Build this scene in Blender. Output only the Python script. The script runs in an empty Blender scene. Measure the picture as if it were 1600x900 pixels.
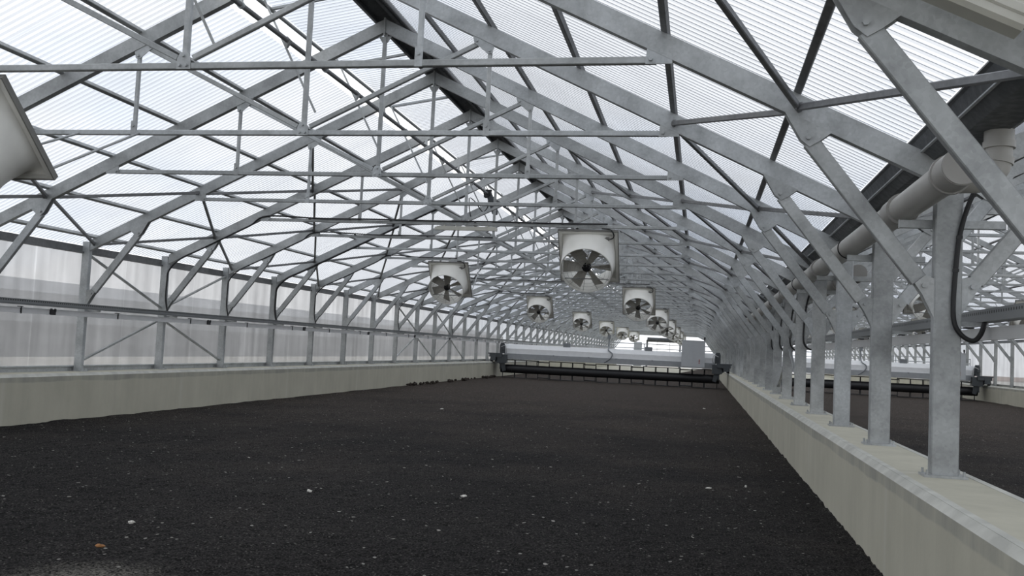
import bpy, bmesh, math, random
from mathutils import Vector, Matrix, Euler, noise
random.seed(7)
S = bpy.context.scene
C = S.collection

# ------------------------------------------------------------------ camera
H = 1.5                                   # eye height above the bed
F_PX, YAW, PITCH, ROLL = 1481.8, 0.1978, 0.0619, 0.0475
cam_d = bpy.data.cameras.new('camera')
cam_d.sensor_width = 36.0
cam_d.lens = F_PX / 1600 * 36
cam_d.clip_start = 0.05
cam_d.clip_end = 600
cam = bpy.data.objects.new('camera', cam_d)
C.objects.link(cam)
rgt = Vector((math.cos(YAW), math.sin(YAW), 0))
fwh = Vector((-math.sin(YAW), math.cos(YAW), 0))
fwd = fwh * math.cos(PITCH) + Vector((0, 0, math.sin(PITCH)))
upv = Vector((0, 0, math.cos(PITCH))) - fwh * math.sin(PITCH)
r2 = rgt * math.cos(ROLL) + upv * math.sin(ROLL)
u2 = upv * math.cos(ROLL) - rgt * math.sin(ROLL)
M = Matrix((r2, u2, -fwd)).transposed().to_4x4()
M.translation = (0, 0, H)
cam.matrix_world = M
S.camera = cam

# ------------------------------------------------------------------ view, world
S.view_settings.view_transform = 'Standard'
S.view_settings.look = 'None'
S.view_settings.gamma = 1
S.view_settings.exposure = 0.55
S.view_settings.use_curve_mapping = False
S.cycles.transparent_max_bounces = 24
S.cycles.max_bounces = 8
w = bpy.data.worlds.new('overcast_sky')
S.world = w
w.use_nodes = True
nt = w.node_tree
nt.nodes.clear()
wo = nt.nodes.new('ShaderNodeOutputWorld')
bg = nt.nodes.new('ShaderNodeBackground')
tc = nt.nodes.new('ShaderNodeTexCoord')
mp = nt.nodes.new('ShaderNodeMapping')
mp.inputs['Scale'].default_value = (1, 1, 2.2)
nz = nt.nodes.new('ShaderNodeTexNoise')
nz.inputs['Scale'].default_value = 2.4
nz.inputs['Detail'].default_value = 4
cr = nt.nodes.new('ShaderNodeValToRGB')
cr.color_ramp.elements[0].position = 0.35
cr.color_ramp.elements[0].color = (0.86, 0.915, 1.0, 1)
cr.color_ramp.elements[1].position = 0.52
cr.color_ramp.elements[1].color = (0.99, 0.99, 1.0, 1)
nt.links.new(tc.outputs['Generated'], mp.inputs['Vector'])
nt.links.new(mp.outputs['Vector'], nz.inputs['Vector'])
nt.links.new(nz.outputs['Fac'], cr.inputs['Fac'])
nt.links.new(cr.outputs['Color'], bg.inputs['Color'])
bg.inputs['Strength'].default_value = 1.24
nt.links.new(bg.outputs[0], wo.inputs[0])

# ------------------------------------------------------------------ layout (metres)
XL, XR = -10.195, 1.67                    # column lines of the near hall
XM, SPAN = (XL + XR) / 2, XR - XL
HS = SPAN / 2
BAY2 = SPAN
Y0, D = 7.048, 2.4                        # first full frame, frame pitch
KEND = 45
YEND = Y0 + KEND * D
YSTART = -1.6
ZW = 0.748                                # top of the concrete walls
SL = 0.481                                # roof slope
ZR = 5.60                                 # underside of rafters at the ridge
RT = 0.178                                # rafter thickness measured vertically
ZT = 3.69                                 # tie height
def zb(dx): return ZR - SL * abs(dx)      # rafter underside
def zp(dx): return zb(dx) + RT            # rafter top
def yk(k): return Y0 + k * D

# ------------------------------------------------------------------ materials
def mat(name):
    m = bpy.data.materials.new(name)
    m.use_nodes = True
    t = m.node_tree
    t.nodes.clear()
    out = t.nodes.new('ShaderNodeOutputMaterial')
    return m, t, out
def nn(t, typ, **kw):
    n = t.nodes.new(typ)
    for k, v in kw.items():
        if k in n.inputs: n.inputs[k].default_value = v
        else: setattr(n, k, v)
    return n
def mixrgb(t, fac, a, b, typ='MIX'):
    n = t.nodes.new('ShaderNodeMix')
    n.data_type = 'RGBA'
    n.blend_type = typ
    for s, v in ((n.inputs[0], fac), (n.inputs[6], a), (n.inputs[7], b)):
        if hasattr(v, 'is_linked') or isinstance(v, bpy.types.NodeSocket): t.links.new(v, s)
        elif isinstance(v, (int, float)): s.default_value = v
        else: s.default_value = (*v, 1)
    return n.outputs[2]
def ramp(t, src, stops):
    n = t.nodes.new('ShaderNodeValToRGB')
    e = n.color_ramp.elements
    while len(e) < len(stops): e.new(0.5)
    for el, (p, c) in zip(e, stops):
        el.position = p
        el.color = (c, c, c, 1) if isinstance(c, (int, float)) else (*c, 1)
    t.links.new(src, n.inputs['Fac'])
    return n.outputs['Color']
def math_(t, op, a, b=None):
    n = t.nodes.new('ShaderNodeMath')
    n.operation = op
    for s, v in zip(n.inputs, (a, b)):
        if v is None: continue
        if isinstance(v, (int, float)): s.default_value = v
        else: t.links.new(v, s)
    return n.outputs[0]
def bump(t, h, strength, dist=0.01):
    n = nn(t, 'ShaderNodeBump')
    n.inputs['Strength'].default_value = strength
    n.inputs['Distance'].default_value = dist
    t.links.new(h, n.inputs['Height'])
    return n.outputs['Normal']

def plain(name, col, rough=0.5, metal=0.0, var=0.06, scale=6.0):
    m, t, out = mat(name)
    p = nn(t, 'ShaderNodeBsdfPrincipled', Roughness=rough, Metallic=metal)
    tcn = nn(t, 'ShaderNodeTexCoord')
    n = nn(t, 'ShaderNodeTexNoise', Scale=scale, Detail=4.0)
    t.links.new(tcn.outputs['Object'], n.inputs['Vector'])
    lo = tuple(c * (1 - var) for c in col)
    hi = tuple(min(1, c * (1 + var)) for c in col)
    t.links.new(ramp(t, n.outputs['Fac'], [(0.3, lo), (0.7, hi)]), p.inputs['Base Color'])
    t.links.new(p.outputs[0], out.inputs[0])
    return m

def galvanised(name, col, metal=0.35, rough=0.5):
    m, t, out = mat(name)
    p = nn(t, 'ShaderNodeBsdfPrincipled', Roughness=rough, Metallic=metal)
    g = nn(t, 'ShaderNodeNewGeometry')
    oi = nn(t, 'ShaderNodeObjectInfo')
    add = t.nodes.new('ShaderNodeVectorMath')
    add.operation = 'ADD'
    t.links.new(g.outputs['Position'], add.inputs[0])
    t.links.new(oi.outputs['Random'], add.inputs[1])
    n1 = nn(t, 'ShaderNodeTexNoise', Scale=3.0, Detail=6.0, Roughness=0.6)
    n2 = nn(t, 'ShaderNodeTexVoronoi', Scale=45.0)
    n3 = nn(t, 'ShaderNodeTexNoise', Scale=18.0, Detail=3.0)
    for n in (n1, n2, n3): t.links.new(add.outputs[0], n.inputs['Vector'])
    a = ramp(t, n1.outputs['Fac'], [(0.3, tuple(c * 0.72 for c in col)), (0.52, col), (0.75, tuple(min(1, c * 1.22) for c in col))])
    b = ramp(t, n2.outputs['Color'], [(0.0, 0.88), (1.0, 1.07)])
    c_ = mixrgb(t, 1.0, a, b, 'MULTIPLY')
    r = ramp(t, oi.outputs['Random'], [(0.0, (0.86, 0.87, 0.88)), (0.5, (1, 1, 1)), (1.0, (1.1, 1.12, 1.15))])
    c2 = mixrgb(t, 1.0, c_, r, 'MULTIPLY')
    t.links.new(c2, p.inputs['Base Color'])
    t.links.new(ramp(t, n3.outputs['Fac'], [(0.3, rough - 0.1), (0.7, rough + 0.12)]), p.inputs['Roughness'])
    t.links.new(p.outputs[0], out.inputs[0])
    return m

MG = galvanised('galvanised_steel', (0.44, 0.452, 0.45))
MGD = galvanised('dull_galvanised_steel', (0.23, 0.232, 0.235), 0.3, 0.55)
MDARK = galvanised('dark_sheet_metal', (0.10, 0.105, 0.11), 0.3, 0.5)
MRAIL = plain('aluminium_rail', (0.60, 0.60, 0.60), 0.45, 0.1, 0.04)
MBLK = plain('black_rubber', (0.012, 0.012, 0.013), 0.5)
MBLKM = plain('black_painted_steel', (0.018, 0.018, 0.02), 0.45, 0.1)
MPVC = plain('grey_pvc', (0.42, 0.41, 0.385), 0.4, 0, 0.08, 3)
MPVCR = plain('grey_pvc_collar', (0.37, 0.36, 0.34), 0.4, 0, 0.08, 3)
MCREAM = plain('cream_plastic', (0.55, 0.54, 0.48), 0.4)
MWHT = plain('white_machine_paint', (0.84, 0.85, 0.86), 0.4, 0, 0.03)
MCAB = plain('light_grey_cabinet_paint', (0.50, 0.52, 0.54), 0.4, 0, 0.03)
MLIP = plain('girder_grey_paint', (0.34, 0.355, 0.37), 0.45)
MMID = plain('mid_grey_machine_paint', (0.22, 0.235, 0.25), 0.45)
MMOT = plain('dark_grey_motor_paint', (0.06, 0.068, 0.075), 0.45)
MFAN = plain('white_fibreglass', (0.78, 0.77, 0.72), 0.35, 0, 0.03)
MFANE = plain('fan_edge_grey', (0.20, 0.195, 0.18), 0.5)
MBLD = plain('grey_fan_blade', (0.36, 0.345, 0.31), 0.45, 0.1)
MWIRE = plain('guard_wire', (0.30, 0.30, 0.29), 0.4, 0.5)
MLEAF = plain('dry_orange_leaf', (0.30, 0.14, 0.05), 0.8)
MPAPER = plain('pale_scrap', (0.62, 0.60, 0.55), 0.8)
MTERR = plain('pale_gravel', (0.42, 0.40, 0.355), 0.9, 0, 0.15, 0.6)
MFIELD = plain('reddish_field', (0.22, 0.13, 0.09), 0.9, 0, 0.3, 0.5)
MBANK = plain('grey_embankment', (0.13, 0.13, 0.132), 0.9, 0, 0.15, 0.3)
MBUILD = plain('pale_grey_cladding', (0.40, 0.41, 0.425), 0.8, 0, 0.06, 0.3)
MREED = plain('red_button', (0.35, 0.05, 0.03), 0.4)

def concrete():
    m, t, out = mat('concrete')
    p = nn(t, 'ShaderNodeBsdfPrincipled', Roughness=0.85)
    g = nn(t, 'ShaderNodeNewGeometry')
    n1 = nn(t, 'ShaderNodeTexNoise', Scale=0.9, Detail=6.0, Roughness=0.6)
    t.links.new(g.outputs['Position'], n1.inputs['Vector'])
    mpn = nn(t, 'ShaderNodeMapping')
    mpn.inputs['Scale'].default_value = (1.6, 1.6, 0.25)
    t.links.new(g.outputs['Position'], mpn.inputs['Vector'])
    n2 = nn(t, 'ShaderNodeTexNoise', Scale=2.2, Detail=5.0, Roughness=0.65)
    t.links.new(mpn.outputs[0], n2.inputs['Vector'])
    n3 = nn(t, 'ShaderNodeTexNoise', Scale=30.0, Detail=4.0)
    t.links.new(g.outputs['Position'], n3.inputs['Vector'])
    a = ramp(t, n1.outputs['Fac'], [(0.3, (0.44, 0.425, 0.345)), (0.7, (0.53, 0.51, 0.42))])
    b = ramp(t, n2.outputs['Fac'], [(0.3, 0.92), (0.55, 1.0), (0.75, 1.06)])
    c_ = mixrgb(t, 1.0, a, b, 'MULTIPLY')
    # formwork joints every 4.8 m: a paler streak with a shape of its own
    sx = nn(t, 'ShaderNodeSeparateXYZ')
    t.links.new(g.outputs['Position'], sx.inputs[0])
    fr = math_(t, 'FRACT', math_(t, 'DIVIDE', sx.outputs['Y'], 4.8))
    d_ = math_(t, 'ABSOLUTE', math_(t, 'SUBTRACT', fr, 0.5))
    wob = math_(t, 'ADD', d_, math_(t, 'MULTIPLY', math_(t, 'SUBTRACT', n2.outputs['Fac'], 0.5), 0.02))
    jl = ramp(t, wob, [(0.0, 0.35), (0.014, 0.0)])
    c2 = mixrgb(t, jl, c_, (0.58, 0.57, 0.52))
    # weathered grey band just below the top edge
    wz = math_(t, 'ADD', sx.outputs['Z'], math_(t, 'MULTIPLY', math_(t, 'SUBTRACT', n1.outputs['Fac'], 0.5), 0.10))
    bnd = mul(t, ramp(t, wz, [(0.615, 0.0), (0.63, 1.0)]), ramp(t, sx.outputs['Z'], [(0.735, 1.0), (0.742, 0.0)]))
    c2 = mixrgb(t, mul(t, bnd, ramp(t, n2.outputs['Fac'], [(0.35, 0.75), (0.65, 0.25)])), c2, (0.27, 0.27, 0.245))
    # dark splashes of sludge
    sp = ramp(t, nn_link(t, g, 7.0), [(0.70, 0.0), (0.74, 0.75)])
    c3 = mixrgb(t, mul(t, sp, ramp(t, nn_link(t, g, 0.55), [(0.56, 0.0), (0.66, 1.0)])), c2, (0.06, 0.055, 0.05))
    t.links.new(c3, p.inputs['Base Color'])
    t.links.new(bump(t, n3.outputs['Fac'], 0.25, 0.004), p.inputs['Normal'])
    t.links.new(p.outputs[0], out.inputs[0])
    return m
def nn_link(t, g, scale):
    n = nn(t, 'ShaderNodeTexNoise', Scale=scale, Detail=6.0, Roughness=0.62)
    t.links.new(g.outputs['Position'], n.inputs['Vector'])
    return n.outputs['Fac']
def mul(t, a, b): return math_(t, 'MULTIPLY', a, b)
MCON = concrete()
MCAP = plain('pale_concrete_arris', (0.50, 0.50, 0.46), 0.8, 0, 0.16, 5)

def soil():
    m, t, out = mat('dried_sludge')
    p = nn(t, 'ShaderNodeBsdfPrincipled', Roughness=1.0)
    p.inputs['Specular IOR Level'].default_value = 0.15
    g = nn(t, 'ShaderNodeNewGeometry')
    n1 = nn_link(t, g, 0.35)
    n2 = nn_link(t, g, 9.0)
    n3 = nn_link(t, g, 60.0)
    a = ramp(t, n1, [(0.35, (0.019, 0.0176, 0.0174)), (0.65, (0.031, 0.0285, 0.027))])
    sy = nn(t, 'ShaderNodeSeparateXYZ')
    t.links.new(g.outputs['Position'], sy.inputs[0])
    dry = ramp(t, math_(t, 'ADD', math_(t, 'DIVIDE', sy.outputs['Y'], 40.0), math_(t, 'MULTIPLY', math_(t, 'SUBTRACT', n1, 0.5), 0.9)), [(0.25, 0.0), (0.75, 1.0)])  # drier, browner far bed; grazing-angle brightness is painted into this tone too
    a = mixrgb(t, dry, a, (0.068, 0.056, 0.048))  # far bed tone: drier soil plus painted grazing-angle brightness
    b = ramp(t, n3, [(0.36, 0.12), (0.5, 0.75), (0.66, 2.7)])
    c_ = mixrgb(t, 1.0, a, b, 'MULTIPLY')
    c_ = mixrgb(t, 1.0, c_, ramp(t, n2, [(0.3, 0.75), (0.7, 1.25)]), 'MULTIPLY')
    def specks(scale, size, keep, colr, src):
        v = nn(t, 'ShaderNodeTexVoronoi', Scale=scale)
        t.links.new(g.outputs['Position'], v.inputs['Vector'])
        s = nn(t, 'ShaderNodeSeparateColor')
        t.links.new(v.outputs['Color'], s.inputs[0])
        pick = math_(t, 'GREATER_THAN', s.outputs[0], keep)
        near = math_(t, 'LESS_THAN', v.outputs['Distance'], size)
        return mixrgb(t, mul(t, pick, near), src, colr)
    c_ = specks(60.0, 0.34, 0.80, (0.085, 0.08, 0.075), c_)
    c_ = specks(34.0, 0.28, 0.86, (0.13, 0.125, 0.115), c_)
    c_ = specks(13.0, 0.17, 0.90, (0.34, 0.33, 0.30), c_)
    c_ = specks(5.0, 0.09, 0.80, (0.46, 0.44, 0.40), c_)
    # a dusting of pale powder near the left corner of the bed
    vm = t.nodes.new('ShaderNodeVectorMath')
    vm.operation = 'DISTANCE'
    t.links.new(g.outputs['Position'], vm.inputs[0])
    vm.inputs[1].default_value = (-3.55, 5.05, 0.0)
    pw = ramp(t, math_(t, 'ADD', vm.outputs['Value'], math_(t, 'MULTIPLY', n2, 0.5)), [(0.35, 0.9), (0.85, 0.0)])
    c_ = mixrgb(t, mul(t, pw, ramp(t, n3, [(0.4, 0.0), (0.6, 1.0)])), c_, (0.34, 0.32, 0.28))
    t.links.new(c_, p.inputs['Base Color'])
    h = math_(t, 'ADD', n3, mul(t, n2, 2.0))
    t.links.new(bump(t, h, 1.0, 0.035), p.inputs['Normal'])
    t.links.new(p.outputs[0], out.inputs[0])
    return m
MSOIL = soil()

def sheet(name, tint, trans, seam=None, seam_axis='Y', rough_dirt=0.12, vertical=False):
    """translucent plastic sheet: part clear, part milky"""
    m, t, out = mat(name)
    g = nn(t, 'ShaderNodeNewGeometry')
    n1 = nn_link(t, g, 0.8)
    fac = ramp(t, n1, [(0.3, 1.0 - rough_dirt), (0.7, 1.0)])
    col = mixrgb(t, 1.0, fac, tint, 'MULTIPLY')
    if vertical:
        mpn = nn(t, 'ShaderNodeMapping')
        mpn.inputs['Scale'].default_value = (5, 5, 0.35)
        t.links.new(g.outputs['Position'], mpn.inputs['Vector'])
        n2 = nn(t, 'ShaderNodeTexNoise', Scale=1.0, Detail=5.0)
        t.links.new(mpn.outputs[0], n2.inputs['Vector'])
        col = mixrgb(t, 1.0, col, ramp(t, n2.outputs['Fac'], [(0.3, 0.90), (0.7, 1.08)]), 'MULTIPLY')
    if seam:
        sx = nn(t, 'ShaderNodeSeparateXYZ')
        t.links.new(g.outputs['Position'], sx.inputs[0])
        fr = math_(t, 'FRACT', math_(t, 'DIVIDE', sx.outputs[seam_axis], seam[0]))
        s = ramp(t, fr, [(0.0, seam[2]), (seam[1], seam[2]), (seam[1] + 0.004, 1.0)])
        col = mixrgb(t, 1.0, col, s, 'MULTIPLY')
    tr = nn(t, 'ShaderNodeBsdfTransparent')
    tl = nn(t, 'ShaderNodeBsdfTranslucent')
    df = nn(t, 'ShaderNodeBsdfDiffuse')
    gl = nn(t, 'ShaderNodeBsdfGlossy', Roughness=0.35)
    gl.inputs['Color'].default_value = (0.8, 0.8, 0.8, 1)
    for n in (tr, tl, df): t.links.new(col, n.inputs['Color'])
    m1 = nn(t, 'ShaderNodeMixShader')
    m1.inputs[0].default_value = 0.25
    t.links.new(tl.outputs[0], m1.inputs[1])
    t.links.new(df.outputs[0], m1.inputs[2])
    m2 = nn(t, 'ShaderNodeMixShader')
    m2.inputs[0].default_value = trans
    t.links.new(m1.outputs[0], m2.inputs[1])
    t.links.new(tr.outputs[0], m2.inputs[2])
    m3 = nn(t, 'ShaderNodeMixShader')
    m3.inputs[0].default_value = 0.03
    t.links.new(m2.outputs[0], m3.inputs[1])
    t.links.new(gl.outputs[0], m3.inputs[2])
    t.links.new(m3.outputs[0], out.inputs[0])
    return m
MROOF = sheet('roof_sheet_clear', (0.65, 0.67, 0.70), 0.86, (1.06, 0.025, 0.88))
MROOFW = sheet('roof_sheet_web', (0.55, 0.568, 0.592), 0.82)  # ribs tinted greyer: corrugation shading put into the sheet colour
MWALL = sheet('frosted_wall_panel', (0.72, 0.725, 0.73), 0.74, (1.2, 0.015, 1.18), 'Y', 0.12, True)
MEND = sheet('frosted_gable_panel', (0.90, 0.92, 0.95), 0.60, (1.2, 0.01, 0.9), 'X', 0.05)

def perforated():
    m, t, out = mat('perforated_tray')
    p = nn(t, 'ShaderNodeBsdfPrincipled', Roughness=0.45, Metallic=0.35)
    tcn = nn(t, 'ShaderNodeNewGeometry')
    sx = nn(t, 'ShaderNodeSeparateXYZ')
    t.links.new(tcn.outputs['Position'], sx.inputs[0])
    tco = nn(t, 'ShaderNodeTexCoord')
    so = nn(t, 'ShaderNodeSeparateXYZ')
    t.links.new(tco.outputs['Object'], so.inputs[0])
    a = math_(t, 'LESS_THAN', math_(t, 'FRACT', math_(t, 'DIVIDE', sx.outputs['Y'], 0.05)), 0.42)
    b1 = math_(t, 'GREATER_THAN', so.outputs['Z'], 0.008)
    b2 = math_(t, 'LESS_THAN', so.outputs['Z'], 0.026)
    f = mul(t, a, mul(t, b1, b2))
    t.links.new(mixrgb(t, f, (0.24, 0.25, 0.255), (0.01, 0.01, 0.01)), p.inputs['Base Color'])
    t.links.new(p.outputs[0], out.inputs[0])
    return m
MTRAY = perforated()

# ------------------------------------------------------------------ mesh helpers
class MB:
    def __init__(s): s.v, s.f, s.mi, s.sm = [], [], [], []
    def add(s, vs, fs, mi=0, smooth=False):
        o = len(s.v)
        s.v += [tuple(x) for x in vs]
        for f in fs:
            s.f.append([i + o for i in f]); s.mi.append(mi); s.sm.append(smooth)
        return s
    def box(s, c, d, mi=0):
        x, y, z = (k / 2 for k in d)
        vs = [(c[0] + a * x, c[1] + b * y, c[2] + e * z) for a in (-1, 1) for b in (-1, 1) for e in (-1, 1)]
        return s.add(vs, [(0, 1, 3, 2), (4, 6, 7, 5), (0, 4, 5, 1), (2, 3, 7, 6), (0, 2, 6, 4), (1, 5, 7, 3)], mi)
    def bar(s, p, q, wd, ht, hint=(0, 0, 1), ch=0.006, mi=0):
        p, q = Vector(p), Vector(q)
        a = (q - p).normalized()
        sd = a.cross(Vector(hint))
        if sd.length < 1e-4: sd = a.cross(Vector((1, 0, 0)))
        sd.normalize()
        u = sd.cross(a)
        x, y = wd / 2, ht / 2
        ch = min(ch, x * 0.4, y * 0.4)
        pr = [(x, y - ch), (x - ch, y), (-x + ch, y), (-x, y - ch), (-x, -y + ch), (-x + ch, -y), (x - ch, -y), (x, -y + ch)]
        vs = [e + sd * i + u * j for e in (p, q) for i, j in pr]
        fs = [(i, i + 8, (i + 1) % 8 + 8, (i + 1) % 8) for i in range(8)] + [tuple(range(8)), tuple(range(15, 7, -1))]
        return s.add(vs, fs, mi)
    def tube(s, p, q, r, n=12, mi=0, r2=None, caps=True):
        p, q = Vector(p), Vector(q)
        a = (q - p).normalized()
        sd = a.cross(Vector((0, 0, 1)))
        if sd.length < 1e-3: sd = Vector((1, 0, 0))
        sd.normalize()
        u = sd.cross(a)
        r2 = r if r2 is None else r2
        vs = [e + (sd * math.cos(2 * math.pi * i / n) + u * math.sin(2 * math.pi * i / n)) * rr for e, rr in ((p, r), (q, r2)) for i in range(n)]
        s.add(vs, [(i, i + n, (i + 1) % n + n, (i + 1) % n) for i in range(n)], mi, True)
        if caps: s.add(vs, [tuple(range(n)), tuple(range(2 * n - 1, n - 1, -1))], mi)
        return s
    def path(s, pts, r, n=8, mi=0):
        """round cable through points, smoothed"""
        P_ = [Vector(x) for x in pts]
        sm = []
        for i in range(len(P_) - 1):
            p0, p1, p2, p3 = P_[max(i - 1, 0)], P_[i], P_[i + 1], P_[min(i + 2, len(P_) - 1)]
            for j in range(6):
                t = j / 6
                sm.append(0.5 * ((2 * p1) + (p2 - p0) * t + (2 * p0 - 5 * p1 + 4 * p2 - p3) * t * t + (3 * p1 - p0 - 3 * p2 + p3) * t ** 3))
        sm.append(P_[-1])
        vs, prev = [], None
        for i, c in enumerate(sm):
            tg = (sm[min(i + 1, len(sm) - 1)] - sm[max(i - 1, 0)]).normalized()
            if prev is None:
                sd = tg.cross(Vector((0.3, 0.2, 1))).normalized()
            else:
                sd = (prev - tg * prev.dot(tg)).normalized()
            prev = sd
            u = tg.cross(sd)
            vs += [c + (sd * math.cos(2 * math.pi * k / n) + u * math.sin(2 * math.pi * k / n)) * r for k in range(n)]
        fs = [(i * n + k, (i + 1) * n + k, (i + 1) * n + (k + 1) % n, i * n + (k + 1) % n) for i in range(len(sm) - 1) for k in range(n)]
        fs += [tuple(range(n)), tuple(range(len(vs) - 1, len(vs) - 1 - n, -1))]
        return s.add(vs, fs, mi, True)
    def poly(s, pts, y, th, mi=0):
        """plate in the XZ plane, thickness th about y"""
        n = len(pts)
        vs = [(x, y - th / 2, z) for x, z in pts] + [(x, y + th / 2, z) for x, z in pts]
        fs = [tuple(range(n)), tuple(range(2 * n - 1, n - 1, -1))] + [(i, i + n, (i + 1) % n + n, (i + 1) % n) for i in range(n)]
        return s.add(vs, fs, mi)
    def prof(s, pts, y0, y1, mi=0, closed=True):
        """XZ profile run along Y"""
        n = len(pts)
        vs = [(x, y, z) for y in (y0, y1) for x, z in pts]
        m_ = n if closed else n - 1
        fs = [(i, i + n, (i + 1) % n + n, (i + 1) % n) for i in range(m_)]
        if closed: fs += [tuple(range(n)), tuple(range(2 * n - 1, n - 1, -1))]
        return s.add(vs, fs, mi)
    def rings(s, rings, mi=0, smooth=True, cap0=False, cap1=False):
        n = len(rings[0])
        vs = [v for r in rings for v in r]
        fs = [(a * n + i, (a + 1) * n + i, (a + 1) * n + (i + 1) % n, a * n + (i + 1) % n) for a in range(len(rings) - 1) for i in range(n)]
        s.add(vs, fs, mi, smooth)
        if cap0: s.add(rings[0], [tuple(range(n - 1, -1, -1))], mi)
        if cap1: s.add(rings[-1], [tuple(range(n))], mi)
        return s
    def mesh(s, name, mats, recalc=True):
        me = bpy.data.meshes.new(name)
        me.from_pydata(s.v, [], s.f)
        for m in (mats if isinstance(mats, (list, tuple)) else [mats]): me.materials.append(m)
        me.polygons.foreach_set('material_index', s.mi)
        me.polygons.foreach_set('use_smooth', s.sm)
        me.update()
        if recalc:
            b = bmesh.new(); b.from_mesh(me)
            bmesh.ops.recalc_face_normals(b, faces=b.faces)
            b.to_mesh(me); b.free()
        return me
    def build(s, name, mats, parent=None, loc=None, recalc=True):
        o = bpy.data.objects.new(name, s.mesh(name, mats, recalc))
        C.objects.link(o)
        if loc: o.location = loc
        if parent: o.parent = parent
        return o
def new(name, me, parent=None, loc=None):
    o = bpy.data.objects.new(name, me)
    C.objects.link(o)
    if loc: o.location = loc
    if parent: o.parent = parent
    return o
def empty(name, loc, rot=(0, 0, 0)):
    o = bpy.data.objects.new(name, None)
    o.empty_display_size = 0.1
    o.location = loc
    o.rotation_euler = rot
    C.objects.link(o)
    return o
def tag(o, label, cat, group=None, kind=None):
    o['label'] = label
    o['category'] = cat
    if group: o['group'] = group
    if kind: o['kind'] = kind
    return o
def struct(o, label=None, cat=None):
    o['kind'] = 'structure'
    if label: o['label'] = label
    if cat: o['category'] = cat
    return o
def origin(mb, p):
    """shift mesh so that p becomes its origin"""
    mb.v = [(x - p[0], y - p[1], z - p[2]) for x, y, z in mb.v]
    return p
ORD = ['nearest', 'second', 'third', 'fourth', 'fifth', 'sixth', 'seventh', 'eighth', 'ninth', 'tenth', 'eleventh', 'twelfth', 'thirteenth', 'fourteenth', 'fifteenth', 'sixteenth', 'seventeenth', 'eighteenth', 'nineteenth', 'twentieth']

# ================================================================== THE SETTING
# concrete slab under everything and the ground outside
b = MB(); b.box((XM + BAY2 / 2, (YSTART + YEND) / 2, -0.13), (2 * SPAN + 1.6, YEND - YSTART + 0.6, 0.1))
struct(b.build('floor', MCON), 'concrete slab of the drying halls', 'floor')
b = MB(); b.box((0, 60, -0.25), (420, 420, 0.1))
struct(b.build('ground', MTERR), 'pale gravel ground outside the hall', 'ground')
b = MB(); b.box((0, 200, -0.12), (260, 90, 0.12))
struct(b.build('ground_field', MFIELD), 'reddish field beyond the open end of the hall', 'ground')

# concrete low walls with pale arrises
def low_wall(name, x0, x1, label):
    mb = MB(); c = 0.04
    pts = [(x0, -0.1), (x0, ZW - c), (x0 + c, ZW), (x1 - c, ZW), (x1, ZW - c), (x1, -0.1)]
    n = len(pts)
    segs = [YSTART + i * (YEND - YSTART) / 40 for i in range(41)]
    for a_, b_ in zip(segs[:-1], segs[1:]):
        vs = [(x, y, z) for y in (a_, b_) for x, z in pts]
        for i in range(n - 1):
            mb.add(vs, [(i, i + n, i + 1 + n, i + 1)], 1 if i in (1, 3) else 0)
    mb.add([(x, segs[0], z) for x, z in pts], [tuple(range(n))])
    mb.add([(x, segs[-1], z) for x, z in pts], [tuple(range(n))])
    for sx, xx in ((-1, x0), (1, x1)):         # worn pale band along each top edge
        mb.box((xx - sx * 0.065, (YSTART + YEND) / 2, ZW + 0.001), (0.05, YEND - YSTART, 0.004), 1)
    return struct(mb.build(name, [MCON, MCAP]), label, 'wall')
low_wall('wall_lower_left', XL - 0.30, XL + 0.42, 'low concrete wall along the left side of the bed')
low_wall('wall_lower_middle', XR - 0.34, XR + 0.27, 'low concrete wall carrying the row of posts between two halls')
low_wall('wall_lower_right', XR + BAY2 - 0.42, XR + BAY2 + 0.30, 'low concrete wall along the far side of the second hall')

# sludge bed
def bed(name, x0, x1, ya, yb, fine, label):
    ys, y = [], ya
    while y < yb:
        ys.append(y)
        dd = math.hypot(max(y, 0.5), 1.5)
        y += max(0.035, dd * dd * 0.0012) if fine else max(0.3, y * 0.012)
    ys.append(yb)
    nx = 210 if fine else 60
    vs = []
    for y in ys:
        amp = 1.0 if y < 30 else 0.8
        for i in range(nx + 1):
            x = x0 + (x1 - x0) * i / nx
            h = min(1.0, min(x - x0, x1 - x) / 0.6) * 0.035 * noise.noise((x * 0.5, y * 0.5, 0)) + 0.010 * noise.noise((x * 2.3, y * 2.3, 3)) + 0.016 * noise.noise((x * 7, y * 7, 5)) + 0.014 * noise.noise((x * 17, y * 17, 8))
            edge = min(x - x0, x1 - x)
            if edge < 0.3: h += 0.03 * (0.3 - edge) / 0.3 * (0.5 + 0.25 * noise.noise((x * 4, y * 4, 1)) + 0.7 * noise.noise((x * 19, y * 19, 2)))
            vs.append((x, y, h * amp))
    w_ = nx + 1
    fs = [(j * w_ + i, j * w_ + i + 1, (j + 1) * w_ + i + 1, (j + 1) * w_ + i) for j in range(len(ys) - 1) for i in range(nx)]
    mb = MB(); mb.add(vs, fs, 0, True)
    o = mb.build(name, MSOIL, recalc=False)
    return struct(o, label, 'floor')
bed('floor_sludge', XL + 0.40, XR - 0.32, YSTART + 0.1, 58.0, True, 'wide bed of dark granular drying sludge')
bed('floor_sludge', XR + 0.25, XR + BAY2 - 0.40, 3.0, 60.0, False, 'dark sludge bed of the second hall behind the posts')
mb = MB()
pts = [(-5.5, 57.5), (-3.5, 66), (-1.5, 80), (0.5, 114.5), (1.33, 114.5), (1.33, 57.5)]
mb.add([(x, y, 0.02) for x, y in pts] + [(x, y, -0.08) for x, y in pts], [tuple(range(6))] + [(i, i + 6, (i + 1) % 6 + 6, (i + 1) % 6) for i in range(6)])
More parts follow.
